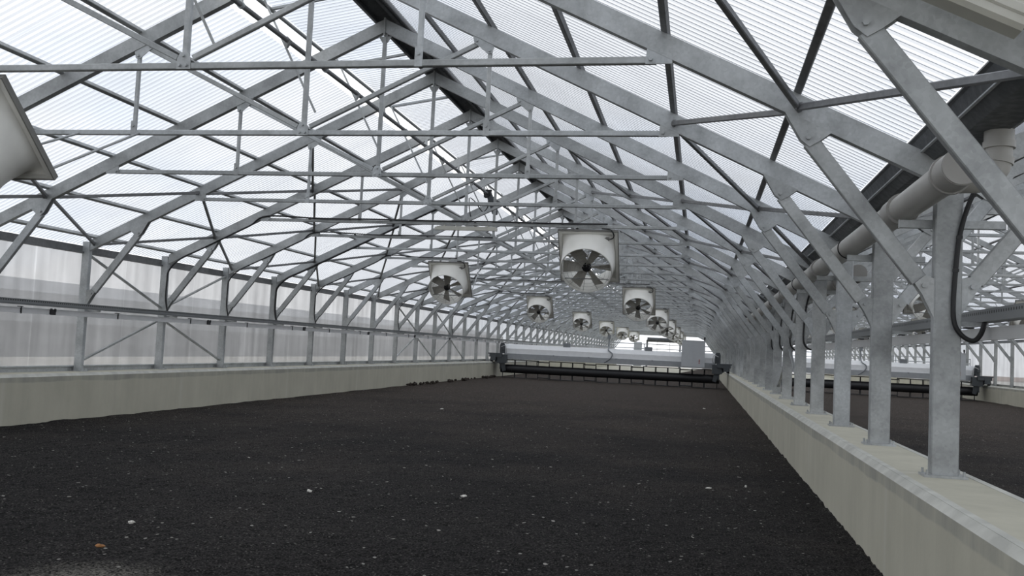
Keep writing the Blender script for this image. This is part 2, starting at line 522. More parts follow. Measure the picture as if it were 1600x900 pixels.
struct(mb.build('floor_sludge', MSOIL), 'sludge left along the wall behind the turning machine', 'floor')

# roof sheeting: real trapezoidal corrugation running down the slope
def roof_sheet(name, cx, side, dx0, z0_, dx1, z1_, ya, yb, label):
    pitch, dep = 0.095, 0.011
    prof = []
    y = ya
    while y < yb:
        prof += [(y, 0), (y + 0.055, 0), (y + 0.068, dep), (y + 0.082, dep)]
        y += pitch
    prof.append((y, 0))
    mb = MB()
    vs = []
    for yy, h in prof:
        vs += [(cx + side * dx0, yy, z0_ + h), (cx + side * dx1, yy, z1_ + h)]
    fs, mi = [], []
    for i in range(len(prof) - 1):
        mb.f.append([2 * i, 2 * i + 2, 2 * i + 3, 2 * i + 1])
        mb.mi.append(0 if i % 4 == 0 else 1)
        mb.sm.append(False)
    mb.v = vs
    return mb.build(name, [MROOF, MROOFW], recalc=False)
PU = 0.065                                   # purlin depth above the rafters
def zs(dx): return zp(dx) + PU
for cx, nm in ((XM, 'near'), (XM + BAY2, 'second')):
    struct(roof_sheet('ceiling', cx, -1, 1.2, zs(1.2), 6.15 if nm == 'near' else 5.685, zs(6.15 if nm == 'near' else 5.685), YSTART, YEND, ''), 'corrugated translucent sheeting, left slope of the %s hall' % nm, 'ceiling')
    struct(roof_sheet('ceiling', cx, 1, 0.1, zs(0.1), 5.685 if nm == 'near' else 6.15, zs(5.685 if nm == 'near' else 6.15), YSTART, YEND, ''), 'corrugated translucent sheeting, right slope of the %s hall' % nm, 'ceiling')

# frosted outer walls
def side_wall(name, x, label):
    mb = MB()
    mb.box((x, (YSTART + YEND) / 2, (ZW + 0.09 + 2.79) / 2), (0.016, YEND - YSTART, 2.79 - ZW - 0.09))
    return struct(mb.build(name, MWALL), label, 'wall')
side_wall('wall_left', XL - 0.16, 'frosted translucent side wall behind the left posts')
side_wall('wall_right', XR + BAY2 + 0.16, 'frosted translucent side wall of the second hall')
for nm, x, s in (('trim_1', XL - 0.16, 1), ('trim_2', XR + BAY2 + 0.16, -1)):
    mb = MB()
    mb.box((x + s * 0.03, (YSTART + YEND) / 2, ZW + 0.045), (0.05, YEND - YSTART, 0.09))
    mb.box((x + s * 0.045, (YSTART + YEND) / 2, ZW + 0.085), (0.09, YEND - YSTART, 0.02))
    struct(mb.build(nm, MG), 'galvanised sill profile under the frosted wall', 'trim')
for nm, x, s in (('trim_3', XL - 0.10, 1), ('trim_4', XR + BAY2 + 0.10, -1)):
    mb = MB()
    mb.box((x, (YSTART + YEND) / 2, 2.81), (0.07, YEND - YSTART, 0.10))
    mb.box((x + s * 0.03, (YSTART + YEND) / 2, 2.745), (0.09, YEND - YSTART, 0.03))
    struct(mb.build(nm, MGD), 'dark eaves profile along the top of the frosted wall', 'trim')

# gable ends
def gable(name, cx, y, opening, label, m):
    mb = MB(); n = 24
    xs = sorted(set([cx - HS - 0.2 + (2 * HS + 0.4) * i / n for i in range(n + 1)] + ([opening[0], opening[1], cx] if opening else [cx])))
    for a_, b_ in zip(xs[:-1], xs[1:]):
        lo = -0.08
        if opening and a_ >= opening[0] - 1e-6 and b_ <= opening[1] + 1e-6: lo = opening[2]
        za, zb2 = zs(min(abs(a_ - cx), 6.1)) - 0.02, zs(min(abs(b_ - cx), 6.1)) - 0.02
        mb.add([(a_, y, lo), (b_, y, lo), (b_, y, zb2), (a_, y, za)], [(0, 1, 2, 3)])
    return struct(mb.build(name, m, recalc=False), label, 'wall')
gable('wall_back', XM, YEND + 0.25, (-6.2, -2.3, 2.95), 'white translucent gable wall closing the far end of the hall', MEND)
gable('wall_back', XM + BAY2, YEND + 0.25, None, 'white translucent gable wall closing the second hall', MEND)
gable('wall_front_added', XM, YSTART, None, 'added translucent gable wall behind the viewer, dimming light from there', MEND)  # unseen near gables, added to hold back light from behind the camera
gable('wall_front_added', XM + BAY2, YSTART, None, 'added translucent gable wall dimming the near end of the second hall', MEND)

# outside, seen blurred through the frosted wall and the end door
mb = MB()
prof = [(-46, -0.2), (-44, 1.5), (-41, 1.65), (-38, 0.9), (-35.5, 0.45), (-34, -0.2)]
mb.prof(prof, -30, 260)
tag(mb.build('embankment', MBANK), 'low grey bank outside, dim behind the frosted left wall', 'embankment')
mb = MB()
mb.prof([(-66, -0.2), (-66, 4.2), (-60, 5.6), (-54, 4.2), (-54, -0.2)], -40, 260)
tag(mb.build('outbuilding', MBUILD), 'long pale grey shed outside, a dim band behind the frosted left wall', 'shed')

# ================================================================== PORTAL FRAMES
def P(x, z): return (x, 0, z - ZW)
def frame_parts(left_post, right_w):
    """(name, mesh builder, material) for one frame, origin on the wall-top level at mid span"""
    out = []
    def post(s, wx, wy):
        mb = MB(); mb.bar(P(s * HS, ZW + 0.015), P(s * HS, 2.93), wy, wx, (1, 0, 0), 0.008)
        pl = MB(); pl.box((s * HS, 0, 0.008), (wx + 0.10, wy + 0.09, 0.016))
        for a in (-1, 1):
            for c in (-1, 1): pl.tube((s * HS + a * (wx / 2 + 0.028), c * (wy / 2 + 0.022), 0.016), (s * HS + a * (wx / 2 + 0.028), c * (wy / 2 + 0.022), 0.05), 0.009, 6)
        out.append(('post', mb, [('base_plate', pl)]))
    if left_post: post(-1, 0.14, 0.085)
    post(1, right_w, 0.10 if right_w > 0.15 else 0.085)
    for s in (-1, 1):
        mb = MB()
        e = 0.08
        pts = [(s * 0.012, zb(0)), (s * 0.012, zp(0)), (s * (HS - e), zp(HS - e)), (s * (HS - e), zb(HS - e))]
        mb.poly([(x, z - ZW) for x, z in pts], 0, 0.08)
        out.append(('rafter', mb, []))
    mb = MB()
    mb.box(P(0, zb(0) + 0.075), (0.022, 0.12, 0.24))
    mb.poly([(-0.09, zb(0.09) - ZW), (0.09, zb(0.09) - ZW), (0.035, zb(0) - 0.13 - ZW), (-0.035, zb(0) - 0.13 - ZW)], 0, 0.014)
    out.append(('ridge_plate', mb, []))
    TE = 3.87
    mb = MB(); mb.bar(P(-TE, ZT), P(TE, ZT), 0.052, 0.055)
    out.append(('tie_bar', mb, []))
    mb = MB(); mb.bar(P(0, ZT + 0.05), P(0, zb(0) - 0.06), 0.05, 0.05, (1, 0, 0))
    out.append(('king_post', mb, []))
    jp = MB()
    jp.poly([(x, z - ZW) for x, z in ((-0.065, ZT - 0.03), (0.065, ZT - 0.03), (0.06, ZT + 0.06), (0.035, ZT + 0.11), (-0.035, ZT + 0.11), (-0.06, ZT + 0.06))], -0.030, 0.006)
    for x, z in ((-0.03, 0), (0.03, 0), (0, 0.08)): jp.tube((x, -0.055, ZT + z - ZW), (x, -0.03, ZT + z - ZW), 0.013, 6)
    out.append(('joint_plate', jp, []))
    for s in (-1, 1):
        mb = MB(); mb.bar(P(s * 2.02, ZT + 0.02), P(s * 2.02, zb(2.02) - 0.06), 0.04, 0.042, (1, 0, 0))
        mb.poly([(s * 2.02 + a, z - ZW) for a, z in ((-0.032, ZT - 0.03), (0.032, ZT - 0.03), (0.032, ZT + 0.13), (-0.032, ZT + 0.13))], -0.026, 0.008)
        mb.tube((s * 2.02, -0.045, ZT + 0.07 - ZW), (s * 2.02, -0.03, ZT + 0.07 - ZW), 0.014, 6)
        out.append(('hanger', mb, []))
        mb = MB(); mb.bar(P(s * 0.07, ZT + 0.07), P(s * 1.90, zb(1.90) - 0.045), 0.042, 0.05)
        out.append(('strut', mb, []))
        mb = MB()
        g = [(1.83, zb(1.83) + 0.01), (1.85, zb(1.85) - 0.065), (2.0, zb(2.02) - 0.105), (2.05, zb(2.05) - 0.085), (2.07, zb(2.07) + 0.01)]
        mb.poly([(s * x, z - ZW) for x, z in g], -0.028, 0.008)
        for x, z in ((1.88, zb(1.88) - 0.035), (2.02, zb(2.02) - 0.075)): mb.tube((s * x, -0.05, z - ZW), (s * x, -0.03, z - ZW), 0.014, 6)
        out.append(('gusset_plate', mb, []))
        mb = MB()
        g = [(3.79, ZT - 0.035), (3.99, ZT - 0.035), (3.99, zb(3.99) + 0.01), (3.80, zb(3.80) + 0.005)]
        mb.poly([(s * x, z - ZW) for x, z in g], -0.033, 0.01)
        mb.tube((s * 3.83, -0.06, ZT - ZW), (s * 3.83, -0.035, ZT - ZW), 0.016, 6)
        out.append(('gusset_plate', mb, []))
        # knee brace and its two pairs of cheek plates
        hw = (0.07 if (s < 0 or right_w < 0.15) else 0.09)
        tp = Vector((s * 4.965, 0, 3.115)); bt = Vector((s * 5.785, 0, 2.05))
        dv = (bt - tp).normalized()
        a, c = tp + dv * 0.05, bt - dv * 0.065
        mb = MB(); mb.bar((a.x, 0, a.z - ZW), (c.x, 0, c.z - ZW), 0.06, 0.115)
        out.append(('knee_brace', mb, []))
        mb = MB()
        for yy in (-0.037, 0.037):
            g = [(4.80, zb(4.80) + 0.012), (5.14, zb(5.14) + 0.012), (5.055, 3.075), (4.985, 3.035), (4.925, 3.085)]
            mb.poly([(s * x, z - ZW) for x, z in g], yy, 0.01)
        mb.tube((s * 4.975, -0.062, 3.10 - ZW), (s * 4.975, 0.062, 3.10 - ZW), 0.017, 6)
        out.append(('gusset_plate', mb, []))
        mb = MB()
        for yy in (-0.037, 0.037):
            g = [(HS - hw + 0.01, 1.82), (HS - hw + 0.01, 2.11), (5.78, 2.13), (5.715, 2.075), (5.765, 2.0)]
            mb.poly([(s * x, z - ZW) for x, z in g], yy, 0.01)
        mb.tube((s * 5.775, -0.062, 2.06 - ZW), (s * 5.775, 0.062, 2.06 - ZW), 0.017, 6)
        out.append(('gusset_plate', mb, []))
    return out
def make_frames(cx, left_post, right_w, k0, k_detail, labelf, far_label, far_group):
    parts = frame_parts(left_post, right_w)
    meshes = [(n, mb.mesh(n, MG), [(sn, sm.mesh(sn, MG)) for sn, sm in subs]) for n, mb, subs in parts]
    allmb = MB()
    for n, mb, subs in parts:
        allmb.add(mb.v, mb.f)
        for _, sm in subs: allmb.add(sm.v, sm.f)
    joined = allmb.mesh('portal_frame', MG)
    for k in range(k0, KEND + 1):
        loc = (cx, yk(k), ZW)
        if k <= k_detail:
            e = empty('portal_frame', loc)
            tag(e, labelf(k), 'roof frame')
            for n, me, subs in meshes:
                o = new(n, me, e)
                for sn, sme in subs: new(sn, sme, o)
        else:
            tag(new('portal_frame', joined, None, loc), far_label, 'roof frame', far_group)
def lab1(k):
    i = k + 1
    if k == -1: return 'nearest galvanised roof frame, its knee brace crossing the top right corner'
    if k == 0: return 'second galvanised roof frame of the near hall, its right post biggest in the picture'
    return 'galvanised steel roof frame of the near hall, %s from the camera' % ORD[i]
def lab2(k):
    i = k + 1
    return 'galvanised roof frame of the second hall behind the posts, %s from the camera' % ORD[i]
make_frames(XM, True, 0.18, -1, 15, lab1, 'small galvanised roof frame in the distant dense part of the near hall', 'distant frames of the near hall')
make_frames(XM + BAY2, False, 0.14, -1, 12, lab2, 'small galvanised roof frame in the distant part of the second hall', 'distant frames of the second hall')

# ------------------------------------------------------------------ purlins
for cx, hall in ((XM, 'near'), (XM + BAY2, 'second')):
    for s, side in ((-1, 'left'), (1, 'right')):
        lv = [2.02, 2.97, 3.93, 4.9, 5.8] if s < 0 else [0.98, 2.02, 2.97, 3.93, 4.9]
        for i, dx in enumerate(lv):
            mb = MB()
            z = zp(dx) + 0.031
            mb.bar((0, YSTART + 0.1, 0), (0, YEND, 0), 0.055, 0.055, (SL * s, 0, 1))
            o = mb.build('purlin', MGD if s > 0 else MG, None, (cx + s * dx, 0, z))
            tag(o, 'long steel purlin on the %s roof slope of the %s hall, %s below the ridge' % (side, hall, ['first'] [0] if i == 0 else ORD[i]), 'purlin')

# ------------------------------------------------------------------ diagonal roof braces between the frames
LV = [2.02, 2.97, 3.93, 4.9, 5.78]
def brace_pts(cx, s, lv, k):
    """brace in the bay k..k+1 between level lv and lv+1; nodes of odd levels sit on even frames"""
    a = LV[lv]; b_ = LV[lv + 1]
    even = (k % 2 == 0)
    da, db = (b_, a) if (even == (lv % 2 == 0)) else (a, b_)
    zz = 0.075
    p = Vector((cx + s * da, yk(k) + 0.05, zb(da) + zz)); q = Vector((cx + s * db, yk(k + 1) - 0.05, zb(db) + zz))
    return p, q
rest = MB()
for s, side in ((-1, 'left'), (1, 'right')):
    for k in range(-1, KEND):
        for lv in range(4):
            if lv < 2 and k < 3: continue
            if lv == 1 and k < 3: continue
            p, q = brace_pts(XM, s, lv, k)
            mb = MB()
            if k <= 24:
                mid = (p + q) / 2
                mb.bar(p - mid, q - mid, 0.042, 0.048)
                dv = (q - p).normalized()
                for e_, sg in ((p, 1), (q, -1)):
                    mb.bar(e_ - mid - dv * sg * 0.03, e_ - mid + dv * sg * 0.05, 0.012, 0.07)
                tag(mb.build('roof_brace', MGD, None, mid), 'dark square tube bracing diagonally between frames under the %s roof slope' % side, 'brace', 'diagonal braces of the %s roof slope' % side)
            else:
                rest.bar(p, q, 0.042, 0.048)
for s in (-1, 1):
    for k in range(-1, 36):
        for lv in (2, 3):
            p, q = brace_pts(XM + BAY2, s, lv, k)
            rest.bar(p, q, 0.042, 0.048)
tag(rest.build('roof_brace', MGD), 'tangle of tiny distant diagonal braces in the far roof and the second hall', 'brace', None, 'stuff')

# ------------------------------------------------------------------ ridge cap, ridge vent and its drive shaft
for cx, hall in ((XM, 'near'), (XM + BAY2, 'second')):
    mb = MB()
    zt = zs(0) + 0.03
    up = [(-0.22, zt - 0.05), (0.0, zt + 0.05), (0.30, zt - 0.115)]
    lo = [(0.30, zt - 0.135), (0.0, zt + 0.03), (-0.22, zt - 0.07)]
    mb.prof(up + lo, YSTART, YEND)
    mb.bar((-0.16, YSTART, zt - 0.085), (-0.16, YEND, zt - 0.085), 0.05, 0.05)
    mb.bar((0.14, YSTART, zt - 0.09), (0.14, YEND, zt - 0.09), 0.05, 0.05)
    mb.v = [(x + cx, y, z) for x, y, z in mb.v]
    tag(mb.build('ridge_flashing', MDARK), 'dark metal flashing under the ridge along the top of the %s hall' % hall, 'ridge flashing')
# raised vent flap
e = empty('ridge_vent', (XM - 0.2, Y0, 5.80))
tag(e, 'long translucent vent flap propped open on the left of the ridge', 'roof vent')
o = roof_sheet('vent_sheet', 0, -1, 0.0, 0.02, 1.0, -0.15, YSTART - Y0, YEND - Y0, ''); o.parent = e
mb = MB(); mb.tube((-1.0, YSTART - Y0, -0.19), (-1.0, YEND - Y0, -0.19), 0.028, 10); mb.build('edge_tube', MG, e)
rib = MB(); rib.bar((0.02, 0, -0.02), (-0.98, 0, -0.185), 0.035, 0.04); rme = rib.mesh('vent_rib', MG)
for i in range(-2, 36):
    new('vent_rib', rme, e, (0, (i + 0.5) * D + 0.25, 0))
e = empty('vent_shaft', (XM - 0.80, Y0, 5.10))
tag(e, 'long rotating vent shaft with push rods under the left side of the ridge', 'shaft')
mb = MB(); mb.tube((0, -3.2, 0), (0, YEND - Y0, 0), 0.031, 12); mb.build('shaft_tube', MGD, e)
rk = MB(); rk.bar((-0.37, 0, 0.55), (0.40, 0, -0.88), 0.018, 0.026); rk_me = rk.mesh('push_rod', MG)
pn = MB(); pn.poly([(-0.06, 0.03), (0.0, 0.05), (0.05, 0.0), (0.0, -0.09), (-0.05, -0.03)], 0, 0.05); pn_me = pn.mesh('pinion_bracket', MG)
hb = MB(); hb.box((0, 0, 0.06), (0.05, 0.02, 0.12)); hb.tube((0, -0.02, 0), (0, 0.02, 0), 0.042, 12); hb_me = hb.mesh('bearing_bracket', MG)
for i in range(-1, 34):
    new('push_rod', rk_me, e, (0, (i + 0.48) * D + 0.035, 0))
    new('pinion_bracket', pn_me, e, (0, (i + 0.48) * D, 0))
    new('bearing_bracket', hb_me, e, (0, (i + 1) * D - 0.06, 0))
# vent motor
ym = Y0 + 6 * D + 0.35
e = empty('vent_motor', (XM - 0.80, ym, 5.10))
tag(e, 'black vent motor hanging from the shaft below the ridge', 'motor')
mb = MB(); mb.box((0, 0, 0.0), (0.16, 0.14, 0.18)); mb.tube((0, -0.09, 0), (0, 0.09, 0), 0.09, 16); mb.build('gearbox', MBLKM, e)
mb = MB(); mb.tube((0.05, 0, -0.05), (0.20, 0, -0.46), 0.075, 16); mb.tube((0.15, 0, -0.33), (0.165, 0, -0.37), 0.085, 16); mb.tube((0.20, 0, -0.46), (0.215, 0, -0.50), 0.06, 16); mb.build('motor_body', MMOT, e)
mb = MB(); mb.bar((-0.17, 0, 0.22), (0.0, 0, 0.06), 0.10, 0.012); mb.bar((-0.08, 0, 0.26), (0.10, 0, 0.08), 0.10, 0.012); mb.build('bracket', MG, e)
mb = MB(); mb.path([(0.0, 0.05, -0.08), (0.0, 0.06, -0.3), (-0.12, 0.05, -0.42), (-0.3, 0.03, -0.2), (-0.42, 0, -0.10)], 0.012); mb.path([(-0.45, 0, -0.1), (-0.44, 0.02, -0.35), (-0.40, 0.04, -0.55)], 0.012); mb.build('lead', MBLK, e)

# ------------------------------------------------------------------ valley gutter, drain pipes
mb = MB()
zl = zs(HS - 0.23) - 0.01
g = [(-0.24, zl + 0.012), (-0.22, zl), (-0.185, 3.005), (-0.11, 2.945), (0.11, 2.945), (0.185, 3.005), (0.22, zl), (0.24, zl + 0.012)]
mb.prof(g + [(x, z + 0.012) for x, z in reversed(g)], YSTART, YEND)
for s in (-1, 1):
    mb.bar((s * 0.188, YSTART, 3.002), (s * 0.188, YEND, 3.002), 0.02, 0.016, mi=1)
mb.v = [(x + XR, y, z) for x, y, z in mb.v]
tag(mb.build('valley_gutter', [MDARK, MG]), 'dark sheet metal gutter in the valley above the middle posts', 'gutter')

def drain(x, ya, yb, z, r, label):
    e = empty('drain_pipe', (x, ya, z))
    tag(e, label, 'pipe')
    L = yb - ya
    mb = MB(); mb.tube((0, 0.2, 0), (0, L, 0), r, 28); mb.build('pipe', MPVC, e)
    mb = MB()
    mb.tube((0, 0, 0), (0, 0.24, 0), r * 1.12, 28)
    mb.tube((0, -0.012, 0), (0, 0, 0), r * 1.08, 28)
    mb.tube((0, 0.24, 0), (0, 0.28, 0), r * 1.22, 28)
    mb.build('end_cap', MPVCR, e)
    mb = MB(); mb.tube((0, -0.14, 0), (0, 0.14, 0), r * 1.13, 28); mb.tube((0, -0.16, 0), (0, -0.13, 0), r * 1.2, 28); cme = mb.mesh('collar', MPVCR)
    yy = 1.75
    while yy < min(L, 60): new('collar', cme, e, (0, yy, 0)); yy += 4.8
    return e
e = drain(1.42, 5.70, YEND, 2.64, 0.098, 'long grey drain pipe with capped end running along the left of the middle posts')
sm = MB()
n = 28
for a_ in range(n):
    t0, t1 = 2 * math.pi * a_ / n, 2 * math.pi * (a_ + 1) / n
    sm.tube((0.104 * math.cos(t0), 0, 0.104 * math.sin(t0)), (0.104 * math.cos(t1), 0, 0.104 * math.sin(t1)), 0.006, 6, caps=False)
sme = sm.mesh('pipe_strap', MBLK)
for k in range(0, 16): new('pipe_strap', sme, e, (0, yk(k) + 0.42 - 5.70, 0))
drain(1.94, 12.6, YEND, 2.64, 0.098, 'second grey drain pipe on the right of the middle posts')
# downpipe from the gutter
mb = MB()
mb.tube((1.74, 6.15, 2.95), (1.74, 6.15, 2.86), 0.085, 24)
mb.tube((1.74, 6.15, 2.88), (1.74, 6.15, 2.84), 0.092, 24)
mb.path([(1.74, 6.15, 2.86), (1.74, 6.15, 2.78), (1.72, 6.15, 2.71), (1.65, 6.15, 2.65), (1.55, 6.15, 2.64), (1.43, 6.15, 2.64)], 0.076, 24)
mb.tube((1.742, 6.15, 2.79), (1.735, 6.15, 2.75), 0.086, 24)
tag(mb.build('downpipe', MPVC), 'short pale elbow pipe dropping from the valley gutter', 'pipe')
# pipe brackets on the posts
mb = MB(); mb.bar((-0.31, 0, 0), (0.39, 0, 0), 0.035, 0.06, (0, 0, 1), 0.004)
mb.tube((0, -0.10, 0), (0, 0.03, 0), 0.012, 6)
bme = mb.mesh('pipe_bracket', MG)
for k in range(0, 24):
    o = new('pipe_bracket', bme, None, (XR, yk(k) + 0.07, 2.505))
    if k < 6: tag(o, 'horizontal steel pipe bracket on the %s of the visible middle posts' % ORD[k], 'bracket', None)
    else: tag(o, 'small pipe bracket on a distant middle post', 'bracket', 'distant pipe brackets')

# ------------------------------------------------------------------ cable trays and conductor rails
def tray_and_rail(x, zt, zr, sgn, ya, where):
    mb = MB()
    L = YEND - ya
    for a_, b_ in (((0, 0, -0.035), (0.09, 0, -0.035)),):
        mb.box((sgn * 0.045, L / 2, -0.040), (0.10, L, 0.006))
    mb.box((sgn * 0.092, L / 2, 0.0), (0.005, L, 0.085)); mb.box((-sgn * 0.003, L / 2, 0.0), (0.005, L, 0.085))
    mb.box((sgn * 0.096, L / 2, -0.02), (0.012, L, 0.012)); mb.box((sgn * 0.096, L / 2, 0.038), (0.012, L, 0.010))
    o = mb.build('cable_tray', MTRAY, None, (x, ya, zt))
    tag(o, 'long perforated steel cable tray fixed to %s' % where, 'cable tray')
    cb = MB()
    for j in range(4): cb.tube((sgn * (0.02 + j * 0.018), 0.0, -0.026), (sgn * (0.02 + j * 0.018), L, -0.026), 0.009, 8)
    tag(cb.build('cable_bundle', MBLK, None, (x, ya, zt)), 'black cables lying in the tray along %s' % where, 'cables', None, 'stuff')
    e = empty('conductor_rail', (x + sgn * 0.07, ya, zr))
    tag(e, 'pale grey rail board below the tray along %s' % where, 'rail')
    mb = MB()
    mb.box((0, L / 2, 0), (0.022, L, 0.088)); mb.box((sgn * 0.014, L / 2, 0.04), (0.012, L, 0.008)); mb.box((sgn * 0.014, L / 2, -0.04), (0.012, L, 0.008))
    mb.build('rail_board', MRAIL, e)
    hk = MB(); hk.box((sgn * 0.016, 0, 0.0), (0.014, 0.022, 0.10)); hk.box((sgn * 0.0, 0, 0.055), (0.06, 0.06, 0.012)); hk_me = hk.mesh('hook', MBLK)
    cl = MB(); cl.box((sgn * 0.018, 0, 0.0), (0.03, 0.12, 0.085)); cl.box((sgn * 0.03, 0.045, 0.03), (0.02, 0.03, 0.05)); cl.box((sgn * 0.03, -0.045, 0.03), (0.02, 0.03, 0.05)); cl_me = cl.mesh('clamp', MBLKM)
    br = MB(); br.box((-sgn * 0.12, 0, 0.045), (0.24, 0.03, 0.03)); br_me = br.mesh('support_arm', MG)
    for k in range(-2, 34):
        y = yk(k) - ya
        if y < 0.5: continue
        new('support_arm', br_me, e, (0, y + 0.07, 0.02))
        if k < 22:
            new('hook', hk_me, e, (0, y + 0.55, 0))
            if k % 2 == 0: new('clamp', cl_me, e, (0, y + 1.25, 0))
tray_and_rail(XL + 0.21, 1.825, 1.70, 1, 1.0, 'the left posts')
tray_and_rail(XR + 0.22, 1.865, 1.745, 1, 4.2, 'the middle posts on the second hall side')

# ------------------------------------------------------------------ rod braces on the left wall and the middle posts
def wall_rod(x, ka, za, kb, zb_, label, group):
    mb = MB()
    p = Vector((x, yk(ka), za)); q = Vector((x, yk(kb), zb_))
    sg = 1 if kb > ka else -1
    p.y += 0.05 * sg; q.y -= 0.05 * sg
    m_ = (p + q) / 2
    mb.bar(p - m_, q - m_, 0.035, 0.05, (1, 0, 0))
    dv = (q - p).normalized()
    mb.bar(p - m_ - dv * 0.03, p - m_ + dv * 0.10, 0.012, 0.07, (1, 0, 0)); mb.bar(q - m_ - dv * 0.10, q - m_ + dv * 0.03, 0.012, 0.07, (1, 0, 0))
    tag(mb.build('wall_brace', MG, None, m_), label, 'brace', group)
names = {4: 'the nearest braced pair of left wall panels', 11: 'the farther braced left wall panels, first group', 13: 'the farther braced left wall panels, second group'}
for kc in (4, 11, 13):
    for sg, sd in ((-1, 'left'), (1, 'right')):
        wall_rod(XL - 0.01, kc, 1.70, kc + sg, 0.92, 'steel brace sloping down to the %s in %s' % (sd, names[kc]), None)
        wall_rod(XL - 0.01, kc, 1.93, kc + sg, 2.72, 'steel brace sloping up to the %s in %s' % (sd, names[kc]), None)
for sg, sd in ((-1, 'towards the camera'), (1, 'away from the camera')):
    wall_rod(XR + 0.03, 5, 1.70, 5 + sg, 0.92, 'steel brace between middle posts sloping down %s' % sd, None)
    wall_rod(XR + 0.03, 5, 1.93, 5 + sg, 2.72, 'steel brace between middle posts sloping up %s' % sd, None)

# ------------------------------------------------------------------ fans
def fan_meshes():
    R = {}
    n = 64
    def sq(h, ex, y, cz=-0.528):
        pts = []
        for i in range(n):
            a = 2 * math.pi * (i + 0.5) / n
            c, s_ = math.cos(a), math.sin(a)
            d_ = (abs(c) ** ex + abs(s_) ** ex) ** (1 / ex)
            pts.append((h * c / d_, y, cz + h * s_ / d_))
        return pts
    mb = MB()                                        # square flange, dark edge
    a, i_ = 0.528, 0.475
    for s in (-1, 1):
        mb.box((s * (a + i_) / 2, 0.0, -0.528), (a - i_, 0.05, 2 * a)); mb.box((0, 0.0, -0.528 + s * (a + i_) / 2), (2 * i_, 0.05, a - i_))
    R['flange'] = mb.mesh('flange', MFAN)
    mb = MB()
    for s in (-1, 1):
        mb.box((s * (a + 0.006), 0.0, -0.528), (0.012, 0.062, 2 * a + 0.024)); mb.box((0, 0.0, -0.528 + s * (a + 0.006)), (2 * a, 0.062, 0.012))
    R['edge_frame'] = mb.mesh('edge_frame', MFANE)
    mb = MB()
    rings = [sq(0.522, 40, -0.027), sq(0.508, 30, -0.03), sq(0.497, 22, -0.015), sq(0.490, 16.0, 0.015), sq(0.478, 6.0, 0.018), sq(0.472, 3.4, -0.03), sq(0.474, 2.7, -0.11), sq(0.470, 2.3, -0.18), sq(0.467, 2.1, -0.26), sq(0.465, 2.0, -0.34), sq(0.464, 2.0, -0.45), sq(0.463, 2.0, -0.485), sq(0.458, 2, -0.497), sq(0.446, 2, -0.494), sq(0.44, 2, -0.47), sq(0.436, 2, -0.2), sq(0.436, 2, 0.02), sq(0.522, 20, 0.027)]
    mb.rings(rings)
    for s in (-1, 1):                                # rounded lip
        pass
    R['housing'] = mb.mesh('housing', MFAN)
    mb = MB()
    r0, r1 = 0.065, 0.42
    st = 8
    for face in (0, 1):
        pass
    vs = []
    for j in range(st + 1):
        t = j / st
        r = r0 + (r1 - r0) * t
        ch = 0.15 + 0.07 * t
        pit = math.radians(48 - 22 * t)
        for th in (-0.004, 0.004):
            for q in (-0.5, 0.5):
                x = q * ch * math.cos(pit) + th * math.sin(pit)
                y = q * ch * math.sin(pit) - th * math.cos(pit)
                vs.append((x, y - 0.36, r))
    fs = []
    for j in range(st):
        o = j * 4
        for a_, b_ in ((0, 1), (1, 3), (3, 2), (2, 0)): fs.append((o + a_, o + b_, o + 4 + b_, o + 4 + a_))
    fs += [(0, 1, 3, 2), (st * 4, st * 4 + 2, st * 4 + 3, st * 4 + 1)]
    mb.add(vs, fs)
    R['blade'] = mb.mesh('blade', MBLD)
    mb = MB()
    mb.tube((0, -0.42, 0), (0, -0.28, 0), 0.07, 24); mb.tube((0, -0.45, 0), (0, -0.42, 0), 0.05, 24); mb.tube((0, -0.395, 0), (0, -0.385, 0), 0.082, 24); mb.tube((0, -0.36, 0), (0, -0.35, 0), 0.082, 24)
    R['hub'] = mb.mesh('hub', MBLKM)
    mb = MB()
    mb.bar((-0.43, 0.0, 0.0), (0.43, 0.0, 0.0), 0.04, 0.03); mb.bar((-0.39, -0.44, -0.20), (0.39, -0.44, -0.20), 0.02, 0.015); mb.bar((-0.05, 0.0, 0.02), (-0.28, 0.0, 0.31), 0.03, 0.05)
    mb.tube((0, -0.30, 0), (0, 0.03, 0), 0.03, 12)
    R['support_bar'] = mb.mesh('support_bar', MWIRE)
    mb = MB()
    for r in (0.13, 0.20, 0.27, 0.34, 0.41):
        k_ = 40
        ring = []
        for i in range(k_):
            a_ = 2 * math.pi * i / k_
            ring.append([((r + 0.0022 * math.cos(p)) * math.cos(a_), -0.488 + 0.0022 * math.sin(p), (r + 0.0022 * math.cos(p)) * math.sin(a_)) for p in (0, 2.09, 4.19)])
        ring.append(ring[0])
        mb.rings(ring)
    for i in range(10):
        a_ = 2 * math.pi * (i + 0.25) / 10
        mb.tube((0.08 * math.cos(a_), -0.492, 0.08 * math.sin(a_)), (0.45 * math.cos(a_), -0.488, 0.45 * math.sin(a_)), 0.003, 5)
    R['guard'] = mb.mesh('guard', MWIRE)
    mb = MB(); mb.box((0.33, -0.055, -0.13), (0.10, 0.05, 0.06)); mb.tube((0.38, -0.055, -0.13), (0.40, -0.055, -0.13), 0.016, 10)
    R['terminal_box'] = mb.mesh('terminal_box', MFANE)
    mb = MB(); mb.path([(0.40, -0.055, -0.13), (0.45, -0.06, -0.10), (0.46, -0.07, -0.02), (0.40, -0.03, 0.05), (0.25, 0.0, 0.05)], 0.011)
    R['lead'] = mb.mesh('lead', MBLK)
    mb = MB()
    for s in (-0.42, 0.42): mb.box((s, 0.0, 0.02), (0.05, 0.03, 0.05))
    R['hanger_bracket'] = mb.mesh('hanger_bracket', MG)
    return R
FM = fan_meshes()
ROD = {}
